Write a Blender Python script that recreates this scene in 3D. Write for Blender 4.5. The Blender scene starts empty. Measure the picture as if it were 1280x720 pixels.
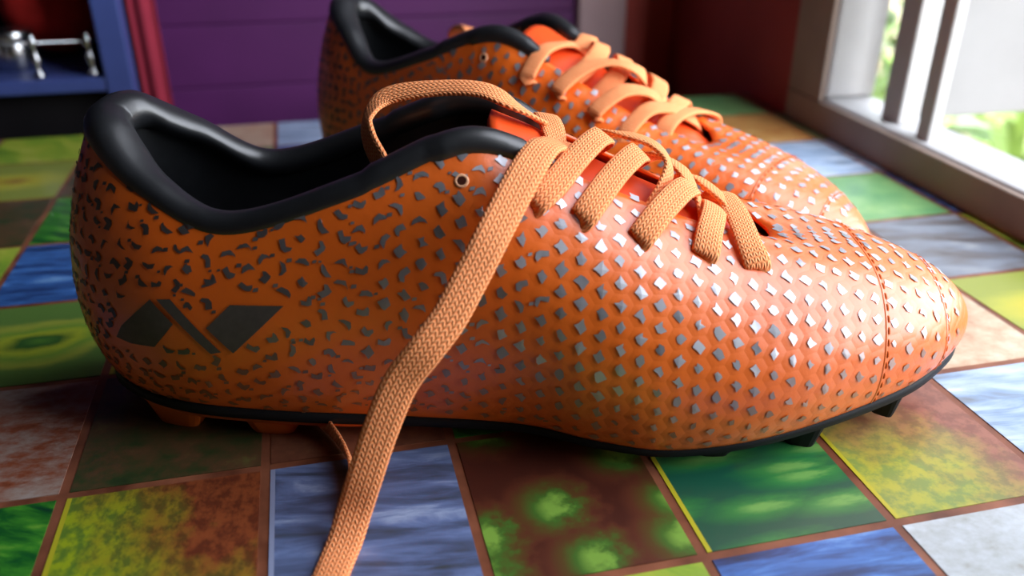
import bpy, bmesh, math, random
import numpy as np
from mathutils import Vector, Matrix
from mathutils.bvhtree import BVHTree

random.seed(7)
S = bpy.context.scene
C = S.collection
PI = math.pi
H = 0.17                                   # camera height above the cloth (m)

# ------------------------------------------------------------------ camera
cam = bpy.data.cameras.new('camera')
camo = bpy.data.objects.new('camera', cam)
C.objects.link(camo)
cam.sensor_width = 36.0
cam.lens = 36.0 * 1078.0 / 1280.0
cam.clip_start = 0.005
cam.clip_end = 200
camo.location = (0, 0, H)
camo.rotation_euler = (math.radians(90 - 27), 0, 0)
cam.dof.use_dof = True
cam.dof.focus_distance = 0.272
cam.dof.aperture_fstop = 7.5
S.camera = camo

# ------------------------------------------------------------------ world / light / exposure
S.view_settings.view_transform = 'Standard'
S.view_settings.look = 'None'
S.view_settings.gamma = 1.0
S.view_settings.use_curve_mapping = False
S.view_settings.exposure = 0.0
SKY = 3.0
w = bpy.data.worlds.new('world')
S.world = w
w.use_nodes = True
wn = w.node_tree
bg = wn.nodes['Background']
sky = wn.nodes.new('ShaderNodeTexSky')
sky.sky_type = 'NISHITA'
sky.sun_disc = False
sky.sun_elevation = math.radians(48)
sky.sun_rotation = math.radians(200)
sky.dust_density = 3.0
sky.ozone_density = 1.0
hs = wn.nodes.new('ShaderNodeHueSaturation')
hs.inputs['Saturation'].default_value = 0.26
wn.links.new(sky.outputs[0], hs.inputs['Color'])
wn.links.new(hs.outputs[0], bg.inputs[0])
bg.inputs[1].default_value = SKY
try:
    S.cycles.use_denoising = True
    S.cycles.max_bounces = 10
    S.cycles.diffuse_bounces = 6
    S.cycles.sample_clamp_indirect = 6.0
except Exception:
    pass

# ------------------------------------------------------------------ room frame: b along the far wall, n away from the viewer
ANG = math.radians(13.25)
BV = Vector((math.cos(ANG), math.sin(ANG), 0))
NV = Vector((-math.sin(ANG), math.cos(ANG), 0))
def bn(b, n, z=0.0):
    return BV * b + NV * n + Vector((0, 0, z))

WB = 1.95 * H           # inner face of the window wall
WT = 0.036              # frame depth
FARN = 4.5 * H         # far wall
WN0 = -0.06             # near end of the window opening
# daylight guide over the window opening (a sampling portal only)
pl = bpy.data.lights.new('window_daylight', 'AREA')
pl.shape = 'RECTANGLE'
pl.size = 2.957 * H - WN0
pl.size_y = 0.83
try:
    pl.cycles.is_portal = True
except Exception:
    pass
plo = bpy.data.objects.new('window_daylight', pl)
C.objects.link(plo)
pn = (2.957 * H + WN0) / 2
plo.location = bn(WB + WT + 0.004, pn, 0.435)
plo.rotation_euler = Matrix((NV, Vector((0, 0, 1)), BV)).transposed().to_euler()   # faces -b (into the room)

# ------------------------------------------------------------------ node helpers
def new_mat(name):
    m = bpy.data.materials.new(name)
    m.use_nodes = True
    nt = m.node_tree
    return m, nt, nt.nodes['Principled BSDF']

def nd(nt, t, **kw):
    n = nt.nodes.new(t)
    for k, v in kw.items():
        if k in ('operation', 'data_type', 'noise_dimensions', 'wave_type', 'bands_direction', 'rings_direction', 'feature',
                 'distance', 'blend_type', 'wave_profile', 'layer_name', 'attribute_name', 'invert', 'voronoi_dimensions', 'normalize'):
            setattr(n, k, v)
        else:
            n.inputs[k].default_value = v
    return n

def math_n(nt, op, a, b=None, c=None):
    n = nt.nodes.new('ShaderNodeMath')
    n.operation = op
    for i, v in enumerate((a, b, c)):
        if v is None:
            continue
        if isinstance(v, (int, float)):
            n.inputs[i].default_value = v
        else:
            nt.links.new(v, n.inputs[i])
    return n.outputs[0]

def ramp(nt, fac, stops, interp='LINEAR'):
    r = nt.nodes.new('ShaderNodeValToRGB')
    r.color_ramp.interpolation = interp
    els = r.color_ramp.elements
    while len(els) < len(stops):
        els.new(0.5)
    for e, (p, c) in zip(els, stops):
        e.position = p
        e.color = (c[0], c[1], c[2], 1)
    nt.links.new(fac, r.inputs[0])
    return r.outputs[0]

def mixc(nt, fac, a, b):
    n = nt.nodes.new('ShaderNodeMix')
    n.data_type = 'RGBA'
    for sock, v in ((n.inputs[0], fac), (n.inputs[6], a), (n.inputs[7], b)):
        if isinstance(v, (int, float)):
            sock.default_value = v
        elif isinstance(v, tuple):
            sock.default_value = (v[0], v[1], v[2], 1)
        else:
            nt.links.new(v, sock)
    return n.outputs[2]

def bump(nt, bsdf, height, strength, dist):
    b = nt.nodes.new('ShaderNodeBump')
    b.inputs['Strength'].default_value = strength
    b.inputs['Distance'].default_value = dist
    nt.links.new(height, b.inputs['Height'])
    nt.links.new(b.outputs[0], bsdf.inputs['Normal'])
    return b

def srgb(r, g, b):
    f = lambda c: (c / 255 / 12.92) if c / 255 <= 0.04045 else ((c / 255 + 0.055) / 1.055) ** 2.4
    return (f(r), f(g), f(b))

def simple(name, col, rough=0.5, spec=0.5, metal=0.0, noise=0.0, nscale=40, bumpd=0.0):
    m, nt, b = new_mat(name)
    b.inputs['Roughness'].default_value = rough
    b.inputs['Specular IOR Level'].default_value = spec
    b.inputs['Metallic'].default_value = metal
    tc = nd(nt, 'ShaderNodeTexCoord')
    nz = nd(nt, 'ShaderNodeTexNoise', Scale=nscale, Detail=4)
    nt.links.new(tc.outputs['Object'], nz.inputs['Vector'])
    if noise > 0:
        lo = tuple(c * (1 - noise) for c in col)
        hi = tuple(min(1, c * (1 + noise)) for c in col)
        nt.links.new(ramp(nt, nz.outputs[0], [(0.3, lo), (0.7, hi)]), b.inputs['Base Color'])
    else:
        b.inputs['Base Color'].default_value = (*col, 1)
    if bumpd > 0:
        bump(nt, b, nz.outputs[0], 0.5, bumpd)
    return m

# ------------------------------------------------------------------ mesh helpers
def obj(name, verts, faces, mat, parent=None, smooth=False, loc=None, rotz=None):
    me = bpy.data.meshes.new(name)
    me.from_pydata([tuple(v) for v in verts], [], faces)
    me.update()
    if smooth:
        me.polygons.foreach_set('use_smooth', [True] * len(me.polygons))
    if mat:
        me.materials.append(mat)
    o = bpy.data.objects.new(name, me)
    C.objects.link(o)
    if parent:
        o.parent = parent
    if loc is not None:
        o.location = loc
    if rotz is not None:
        o.rotation_euler = (0, 0, rotz)
    return o

def bm_obj(name, bm, mat, parent=None, smooth=False, loc=None, rotz=None):
    me = bpy.data.meshes.new(name)
    bm.normal_update()
    bm.to_mesh(me)
    bm.free()
    if smooth:
        me.polygons.foreach_set('use_smooth', [True] * len(me.polygons))
    if mat:
        me.materials.append(mat)
    o = bpy.data.objects.new(name, me)
    C.objects.link(o)
    if parent:
        o.parent = parent
    if loc is not None:
        o.location = loc
    if rotz is not None:
        o.rotation_euler = (0, 0, rotz)
    return o

def tag(o, label=None, cat=None, group=None, kind=None):
    if label: o['label'] = label
    if cat: o['category'] = cat
    if group: o['group'] = group
    if kind: o['kind'] = kind
    return o

def empty(name, loc=(0, 0, 0), rz=0.0):
    o = bpy.data.objects.new(name, None)
    o.empty_display_size = 0.02
    C.objects.link(o)
    o.location = loc
    o.rotation_euler = (0, 0, rz)
    return o

def box_bm(sx, sy, sz, bev=0.0, bm=None, off=(0, 0, 0)):
    bm = bm or bmesh.new()
    r = bmesh.ops.create_cube(bm, size=1.0)
    vs = r['verts']
    for v in vs:
        v.co = Vector((v.co.x * sx + off[0], v.co.y * sy + off[1], v.co.z * sz + off[2]))
    if bev > 0:
        es = list({e for v in vs for e in v.link_edges})
        bmesh.ops.bevel(bm, geom=es, offset=bev, segments=2, affect='EDGES', profile=0.5)
    return bm

def rbox(name, b0, b1, n0, n1, z0, z1, mat, parent=None, bev=0.0, kind=None):
    """box aligned with the room, placed by room coordinates"""
    bm = box_bm(b1 - b0, n1 - n0, z1 - z0, bev)
    c = bn((b0 + b1) / 2, (n0 + n1) / 2, (z0 + z1) / 2)
    if parent is not None:
        pm = Matrix.Translation(parent.location) @ Matrix.Rotation(parent.rotation_euler[2], 4, 'Z')
        lc = pm.inverted() @ c
        o = bm_obj(name, bm, mat, parent, loc=lc, rotz=ANG - parent.rotation_euler[2])
    else:
        o = bm_obj(name, bm, mat, None, loc=c, rotz=ANG)
    if kind: o['kind'] = kind
    return o

def catmull(pts, per, closed=False):
    P = [np.array(p, float) for p in pts]
    n = len(P)
    out = []
    rng = range(n if closed else n - 1)
    for i in rng:
        if closed:
            p0, p1, p2, p3 = P[(i - 1) % n], P[i], P[(i + 1) % n], P[(i + 2) % n]
        else:
            p1, p2 = P[i], P[i + 1]
            p0 = P[i - 1] if i > 0 else 2 * p1 - p2
            p3 = P[i + 2] if i + 2 < n else 2 * p2 - p1
        for k in range(per):
            t = k / per
            out.append(0.5 * ((2 * p1) + (-p0 + p2) * t + (2 * p0 - 5 * p1 + 4 * p2 - p3) * t * t + (-p0 + 3 * p1 - 3 * p2 + p3) * t ** 3))
    if not closed:
        out.append(P[-1])
    return np.array(out)

def lathe(profile, seg=20, bm=None, off=(0, 0, 0)):
    bm = bm or bmesh.new()
    rings = []
    for r, z in profile:
        rings.append([bm.verts.new((off[0] + r * math.cos(2 * PI * k / seg), off[1] + r * math.sin(2 * PI * k / seg), off[2] + z)) for k in range(seg)])
    for a, b in zip(rings[:-1], rings[1:]):
        for k in range(seg):
            bm.faces.new((a[k], a[(k + 1) % seg], b[(k + 1) % seg], b[k]))
    bm.faces.new(rings[0][::-1])
    bm.faces.new(rings[-1])
    return bm

# ------------------------------------------------------------------ materials of the place
M_wallcream = simple('dim_wall_paint', (0.25, 0.21, 0.19), 0.8, 0.2, noise=0.08, nscale=6)
M_purple = simple('purple_paint', srgb(84, 32, 88), 0.55, 0.3, noise=0.12, nscale=14)
M_maroon = simple('maroon_paint', srgb(158, 66, 58), 0.6, 0.3, noise=0.2, nscale=9)
M_mauve = simple('grey_mauve_paint', srgb(170, 146, 150), 0.7, 0.3, noise=0.08, nscale=9)
M_shaded_white = simple('shaded_white_paint', srgb(138, 122, 112), 0.6, 0.3, noise=0.08, nscale=40)  # white frame paint with the room-side shade put into its colour
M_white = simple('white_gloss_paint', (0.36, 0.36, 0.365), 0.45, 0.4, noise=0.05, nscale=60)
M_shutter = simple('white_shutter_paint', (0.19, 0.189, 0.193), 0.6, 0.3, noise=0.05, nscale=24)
M_floor = simple('floor_concrete', (0.25, 0.22, 0.2), 0.8, 0.2, noise=0.2, nscale=5)
M_wood = simple('table_wood', (0.2, 0.1, 0.05), 0.5, 0.4, noise=0.3, nscale=12)
M_blue = simple('blue_cabinet_paint', srgb(58, 72, 130), 0.5, 0.35, noise=0.12, nscale=30)
M_dark = simple('dark_cabinet_board', (0.007, 0.006, 0.007), 0.9, 0.1, noise=0.2, nscale=20)
M_chrome = simple('chrome', (0.50, 0.50, 0.52), 0.26, 0.5, metal=1.0)
M_darkred = simple('dark_red_cloth', srgb(190, 44, 40), 0.9, 0.1, noise=0.35, nscale=30)

def M_redcloth():
    m, nt, b = new_mat('red_printed_cloth')
    tc = nd(nt, 'ShaderNodeTexCoord')
    v = nd(nt, 'ShaderNodeTexVoronoi', Scale=38)
    nt.links.new(tc.outputs['Object'], v.inputs['Vector'])
    nt.links.new(ramp(nt, v.outputs['Distance'], [(0.0, srgb(170, 130, 70)), (0.22, srgb(150, 100, 60)), (0.34, srgb(150, 34, 56)), (1, srgb(130, 26, 48))]), b.inputs['Base Color'])
    b.inputs['Roughness'].default_value = 0.9
    return m
M_red = M_redcloth()

# ================================================================== THE ROOM
FZ = -0.55
LB, BN_, CZ = -1.5, -1.6, 1.9
rbox('floor', LB, WB + WT, BN_, FARN + 0.05, FZ - 0.05, FZ, M_floor, kind='structure')
rbox('ceiling', LB - 0.05, WB + WT, BN_ - 0.05, FARN + 0.1, CZ, CZ + 0.05, M_wallcream, kind='structure')
rbox('wall_left', LB - 0.05, LB, BN_, FARN + 0.05, FZ, CZ, M_wallcream, kind='structure')
rbox('wall_back', LB, WB + WT, BN_ - 0.05, BN_, FZ, CZ, M_wallcream, kind='structure')
wf = rbox('wall_far', LB, WB + WT, FARN + 0.006, FARN + 0.05, FZ, CZ, M_wallcream, kind='structure')
# window wall: below the sill, above the opening, far pier, near pier
ON0, ON1, OZ0, OZ1 = WN0, 2.957 * H, 0.022, 0.85
rbox('wall_right', WB, WB + WT, BN_, 3.2 * H, FZ, -0.004, M_wallcream, kind='structure')
rbox('wall_right_lintel', WB, WB + WT, BN_, 3.2 * H, OZ1, CZ, M_wallcream, kind='structure')
rbox('wall_right_pier', WB, WB + WT, BN_, ON0, -0.004, OZ1, M_wallcream, kind='structure')
rbox('wall_right_return', WB + 0.002, WB + WT, 3.2 * H, FARN + 0.006, FZ, CZ, M_maroon, kind='structure')

# far wall cladding: purple boards, mauve post, maroon boards (each board a piece of the far wall)
def wall_piece(name, b0, b1, z0, z1, mat, th=0.010, bev=0.0025):
    bm = box_bm(b1 - b0, th, z1 - z0, bev)
    o = bm_obj(name, bm, mat, wf)
    c = bn((b0 + b1) / 2, FARN + 0.006 - th / 2, (z0 + z1) / 2)
    pm = Matrix.Translation(wf.location) @ Matrix.Rotation(ANG, 4, 'Z')
    o.location = pm.inverted() @ c
    return o
PB0, PB1 = -0.9, 1.388 * H
zz = -0.30
hts = [0.16, 0.131, 0.051, 0.12, 0.12, 0.2, 0.26, 0.26, 0.26]
for hgt in hts:
    wall_piece('purple_board', PB0, PB1, zz + 0.0002, zz + hgt - 0.0002, M_purple, 0.010, 0.0014)
    zz += hgt
wall_piece('mauve_post', PB1 + 0.002, 1.664 * H, -0.3, 1.4, M_mauve, 0.018, 0.003)
mb = 1.664 * H + 0.002
for k in range(1):
    wall_piece('maroon_board', mb, WB + 0.001, -0.3, 1.4, M_maroon, 0.008, 0.002)
    mb += 0.1195

# window frame: sill rail, stile, bars
win = empty('window_1', bn(WB, 2.4 * H, 0), ANG)
win['kind'] = 'structure'
rbox('sill_rail', WB, WB + WT, BN_ + 0.2, 3.2 * H, -0.003, OZ0, M_white, win, 0.002)
rbox('shade_facing', WB - 0.004, WB - 0.0002, BN_ + 0.2, 3.2 * H, 0.0004, OZ0 - 0.0015, M_shaded_white, win, 0.001)  # added thin board, carries the painted shade of the rail's inner face
rbox('shade_facing', WB - 0.004, WB - 0.0002, ON1 + 0.001, 3.2 * H, OZ0 - 0.0013, OZ1, M_shaded_white, win, 0.001)  # same added facing for the stile, shade painted in
rbox('stile', WB, WB + WT, ON1, 3.2 * H, OZ0 + 0.0004, OZ1, M_white, win, 0.002)
rbox('head_rail', WB, WB + WT, ON0, ON1, OZ1 - 0.03, OZ1, M_white, win, 0.002)
rbox('hinge_stile', WB + 0.010, WB + 0.024, 2.655 * H - 0.012, 2.655 * H + 0.006, OZ0, OZ1 - 0.03, M_white, win, 0.0015)
for n_ in (2.42 * H, 1.15 * H):
    rbox('bar', WB + 0.005, WB + 0.012, n_ - 0.006, n_ + 0.005, OZ0 - 0.001, OZ1 - 0.03, M_white, win, 0.0012)
# open shutter leaf hinged outside
sh = empty('window_shutter', bn(WB + WT + 0.004, 2.72 * H, 0), ANG)
tag(sh, 'white painted shutter leaf swung open outside the window', 'shutter')
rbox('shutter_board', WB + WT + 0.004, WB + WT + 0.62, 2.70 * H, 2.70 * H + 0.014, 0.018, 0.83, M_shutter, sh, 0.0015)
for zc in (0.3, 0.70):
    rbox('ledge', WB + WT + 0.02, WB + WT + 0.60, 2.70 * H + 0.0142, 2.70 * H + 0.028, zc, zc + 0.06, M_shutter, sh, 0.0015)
for zc in (0.2, 0.62):
    rbox('hinge', WB + WT - 0.006, WB + WT + 0.03, 2.70 * H - 0.003, 2.70 * H - 0.0002, zc, zc + 0.05, M_chrome, sh)

# ------------------------------------------------------------------ garden outside
def M_ground():
    m, nt, b = new_mat('garden_soil_and_grass')
    tc = nd(nt, 'ShaderNodeTexCoord')
    nz = nd(nt, 'ShaderNodeTexNoise', Scale=5.0, Detail=5)
    nt.links.new(tc.outputs['Object'], nz.inputs['Vector'])
    nt.links.new(ramp(nt, nz.outputs[0], [(0.35, srgb(58, 80, 32)), (0.47, srgb(75, 86, 46)), (0.52, srgb(112, 95, 75)), (0.7, srgb(126, 112, 94))]), b.inputs['Base Color'])
    b.inputs['Roughness'].default_value = 0.95
    return m
gnd = obj('ground', [(-30, -30, 0), (30, -30, 0), (30, 30, 0), (-30, 30, 0)], [(0, 1, 2, 3)], M_ground(), loc=(0, 0, -0.62))
gnd['kind'] = 'structure'

def leaf_mat(name, c1, c2):
    m, nt, b = new_mat(name)
    oi = nd(nt, 'ShaderNodeNewGeometry')
    nt.links.new(ramp(nt, oi.outputs['Random Per Island'], [(0, c1), (1, c2)]), b.inputs['Base Color'])
    b.inputs['Roughness'].default_value = 0.5
    return m
M_leaf = leaf_mat('leaf_green', srgb(45, 88, 18), srgb(112, 140, 48))
M_stem = simple('plant_stem', srgb(90, 80, 50), 0.8, 0.2)

def bush(label, b, n, height, rad, count, leafsize, seed, zbase=-0.62, name='garden_bush', stems=5):
    rnd = random.Random(seed)
    root = empty(name, bn(b, n, zbase), ANG)
    tag(root, label, 'bush', 'plants in the garden outside')
    bm = bmesh.new()
    for k in range(count):
        a = rnd.uniform(0, 2 * PI); rr = rad * math.sqrt(rnd.random()); z = height * (0.06 + 0.94 * rnd.random() ** 0.8)
        c = Vector((rr * math.cos(a), rr * math.sin(a), z))
        R = Matrix.Rotation(rnd.uniform(0, 6.28), 3, 'Z') @ Matrix.Rotation(rnd.uniform(-0.9, 0.9), 3, 'X') @ Matrix.Rotation(rnd.uniform(-0.5, 0.5), 3, 'Y')
        s = leafsize * rnd.uniform(0.6, 1.2)
        pts = [(0, 0, 0), (0.28, 0.35, 0.05), (0.22, 0.75, 0.02), (0, 1.1, -0.06), (-0.22, 0.75, 0.02), (-0.28, 0.35, 0.05), (0, 0.5, -0.03)]
        vs = [bm.verts.new(c + R @ (Vector(p) * s)) for p in pts]
        for i in range(6):
            bm.faces.new((vs[6], vs[i], vs[(i + 1) % 6]))
    fo = bm_obj('foliage', bm, M_leaf, root)
    fo['kind'] = 'stuff'
    for k in range(stems):
        a = rnd.uniform(0, 6.28)
        pts = [Vector((0.02 * math.cos(a), 0.02 * math.sin(a), 0)), Vector((rad * .4 * math.cos(a), rad * .4 * math.sin(a), height * .5)), Vector((rad * .7 * math.cos(a), rad * .7 * math.sin(a), height * .92))]
        bm = bmesh.new(); prev = None
        for i, p in enumerate(pts):
            r = 0.006 * (1 - 0.3 * i)
            ring = [bm.verts.new(p + Vector((r * math.cos(t * PI / 3), r * math.sin(t * PI / 3), 0))) for t in range(6)]
            if prev:
                for t in range(6):
                    bm.faces.new((prev[t], prev[(t + 1) % 6], ring[(t + 1) % 6], ring[t]))
            prev = ring
        bm_obj('stem', bm, M_stem, root)
    return root
bush('leafy green bush seen through the gap beside the hinge stile', 0.82, 1.10, 1.0, 0.22, 420, 0.075, 3)
bush('low green weeds under the open shutter by the window bar', 1.75, 1.98, 0.12, 0.22, 150, 0.06, 4, stems=3)
bush('low green weeds farther right under the open shutter', 2.30, 2.02, 0.14, 0.26, 160, 0.06, 5, stems=3)
bush('small pale green plant beyond the shutter', 2.0, 2.75, 0.3, 0.28, 130, 0.07, 6, stems=3)

# ================================================================== TABLE AND CLOTH
TN0, TN1 = -0.12, 3.58 * H
TB0 = -0.72
tbl = empty('table', bn((TB0 + WB) / 2, (TN0 + TN1) / 2, FZ), ANG)
tag(tbl, 'wooden table hidden under the printed cloth by the window', 'table')
rbox('table_top', TB0 + 0.004, WB - 0.0045, TN0 + 0.004, TN1 - 0.004, -0.033, -0.0012, M_wood, tbl, 0.003)
for bb in (TB0 + 0.05, WB - 0.05):
    for nn in (TN0 + 0.05, TN1 - 0.05):
        rbox('leg', bb - 0.025, bb + 0.025, nn - 0.025, nn + 0.025, FZ, -0.033, M_wood, tbl, 0.002)

def M_clothbase():
    m, nt, b = new_mat('cloth_printed_grout')
    tc = nd(nt, 'ShaderNodeTexCoord')
    nz = nd(nt, 'ShaderNodeTexNoise', Scale=60, Detail=4)
    nt.links.new(tc.outputs['Object'], nz.inputs['Vector'])
    nt.links.new(ramp(nt, nz.outputs[0], [(0.3, srgb(92, 50, 34)), (0.7, srgb(150, 92, 66))]), b.inputs['Base Color'])
    b.inputs['Roughness'].default_value = 0.32
    b.inputs['Specular IOR Level'].default_value = 0.5
    return m
cl = empty('tablecloth', bn((TB0 + WB) / 2, (TN0 + TN1) / 2, 0), ANG)
tag(cl, 'glossy vinyl tablecloth printed with colourful nature photo squares', 'tablecloth')
rbox('sheet', TB0, WB - 0.001, TN0, TN1, -0.0012, 0.0, M_clothbase(), cl)

def print_mat(name, kind, cols, scale=30, rot=0.0, stretch=(1, 1), edge=None, rough=0.3):
    """a printed square: kind of motif + colour ramp (dark to light)"""
    m, nt, b = new_mat('print_' + name)
    tc = nd(nt, 'ShaderNodeTexCoord')
    mp = nd(nt, 'ShaderNodeMapping')
    nt.links.new(tc.outputs['Object'], mp.inputs['Vector'])
    mp.inputs['Rotation'].default_value = (0, 0, rot)
    mp.inputs['Scale'].default_value = (stretch[0], stretch[1], 1)
    oi = nd(nt, 'ShaderNodeObjectInfo')
    off = nd(nt, 'ShaderNodeVectorMath', operation='SCALE')
    cmb = nd(nt, 'ShaderNodeCombineXYZ')
    nt.links.new(math_n(nt, 'MULTIPLY', oi.outputs['Random'], 3.0), cmb.inputs[0])
    nt.links.new(math_n(nt, 'MULTIPLY', oi.outputs['Random'], 1.7), cmb.inputs[1])
    add = nd(nt, 'ShaderNodeVectorMath', operation='ADD')
    nt.links.new(mp.outputs[0], add.inputs[0]); nt.links.new(cmb.outputs[0], add.inputs[1])
    V = add.outputs[0]
    nz = nd(nt, 'ShaderNodeTexNoise', Scale=scale, Detail=6, Roughness=0.6)
    nt.links.new(V, nz.inputs['Vector'])
    fine = nd(nt, 'ShaderNodeTexNoise', Scale=scale * 5, Detail=5, Roughness=0.65)
    nt.links.new(V, fine.inputs['Vector'])
    st = [(0.28 + 0.44 * i / (len(cols) - 1), c) for i, c in enumerate(cols)]
    if kind == 'noise':
        f = math_n(nt, 'MULTIPLY_ADD', fine.outputs[0], 0.45, math_n(nt, 'MULTIPLY', nz.outputs[0], 0.55))
        col = ramp(nt, f, st)
    elif kind == 'waves':
        wv = nd(nt, 'ShaderNodeTexWave', Scale=scale, Distortion=7.0, Detail=4, wave_type='BANDS', bands_direction='Y')
        wv.inputs['Detail Scale'].default_value = 1.5
        nt.links.new(V, wv.inputs['Vector'])
        str_ = nd(nt, 'ShaderNodeVectorMath', operation='MULTIPLY')
        str_.inputs[1].default_value = (0.45, 1.5, 1)
        nt.links.new(V, str_.inputs[0])
        nz2 = nd(nt, 'ShaderNodeTexNoise', Scale=scale * 4, Detail=8, Roughness=0.62, Distortion=0.6)
        nt.links.new(str_.outputs[0], nz2.inputs['Vector'])
        f = math_n(nt, 'ADD', math_n(nt, 'MULTIPLY', wv.outputs['Fac'], 0.10), math_n(nt, 'MULTIPLY', nz2.outputs[0], 0.90))
        col = ramp(nt, f, st)
    elif kind == 'rings':
        sub = nd(nt, 'ShaderNodeVectorMath', operation='MULTIPLY')
        sub.inputs[1].default_value = (1, 1, 0)
        nt.links.new(mp.outputs[0], sub.inputs[0])
        dis = nd(nt, 'ShaderNodeTexNoise', Scale=scale * 1.3, Detail=2)
        nt.links.new(V, dis.inputs['Vector'])
        ln = nd(nt, 'ShaderNodeVectorMath', operation='LENGTH')
        nt.links.new(sub.outputs[0], ln.inputs[0])
        f = math_n(nt, 'ADD', math_n(nt, 'MULTIPLY', ln.outputs['Value'], 22.0), math_n(nt, 'MULTIPLY', dis.outputs[0], 0.45))
        f = math_n(nt, 'ADD', f, math_n(nt, 'MULTIPLY', fine.outputs[0], 0.15))
        st = [(0.15 + 0.75 * i / (len(cols) - 1), c) for i, c in enumerate(cols)]
        col = ramp(nt, f, st)
    elif kind == 'patch':       # two regions split by a soft noisy border
        sep = nd(nt, 'ShaderNodeSeparateXYZ')
        nt.links.new(mp.outputs[0], sep.inputs[0])
        f0 = math_n(nt, 'ADD', math_n(nt, 'MULTIPLY', math_n(nt, 'ADD', sep.outputs[0], sep.outputs[1]), 14.0), math_n(nt, 'MULTIPLY_ADD', nz.outputs[0], 2.0, -0.5))
        a = ramp(nt, fine.outputs[0], [(0.42, cols[0]), (0.58, cols[1])])
        c = ramp(nt, fine.outputs[0], [(0.42, cols[2]), (0.58, cols[3])])
        k = nd(nt, 'ShaderNodeClamp')
        nt.links.new(f0, k.inputs[0])
        col = mixc(nt, k.outputs[0], a, c)
    elif kind in ('tufts', 'petals'):
        vo = nd(nt, 'ShaderNodeTexVoronoi', Scale=scale, Randomness=1.0, voronoi_dimensions='2D')
        dis = nd(nt, 'ShaderNodeVectorMath', operation='SCALE')
        dis.inputs['Scale'].default_value = 0.010 if kind == 'tufts' else 0.004
        nt.links.new(fine.outputs['Color'], dis.inputs[0])
        ad = nd(nt, 'ShaderNodeVectorMath', operation='ADD')
        nt.links.new(V, ad.inputs[0]); nt.links.new(dis.outputs[0], ad.inputs[1])
        nt.links.new(ad.outputs[0], vo.inputs['Vector'])
        f = math_n(nt, 'ADD', vo.outputs['Distance'], math_n(nt, 'MULTIPLY_ADD', fine.outputs[0], 0.35, -0.17))
        n = len(cols)
        col = ramp(nt, f, [(0.08 + 0.5 * i / (n - 1), c) for i, c in enumerate(cols[::-1])])
    if edge is not None:        # printed light bevel along one border of the square
        sep = nd(nt, 'ShaderNodeSeparateXYZ')
        nt.links.new(tc.outputs['Object'], sep.inputs[0])
        e = math_n(nt, 'LESS_THAN', sep.outputs[0], -PW / 2 + 0.0014)
        col = mixc(nt, e, col, edge)
    nt.links.new(col, b.inputs['Base Color'])
    b.inputs['Roughness'].default_value = rough
    b.inputs['Specular IOR Level'].default_value = 0.75
    wr = nd(nt, 'ShaderNodeTexNoise', Scale=14, Detail=3)
    nt.links.new(tc.outputs['Object'], wr.inputs['Vector'])
    bump(nt, b, wr.outputs[0], 0.25, 0.002)
    return m

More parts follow.
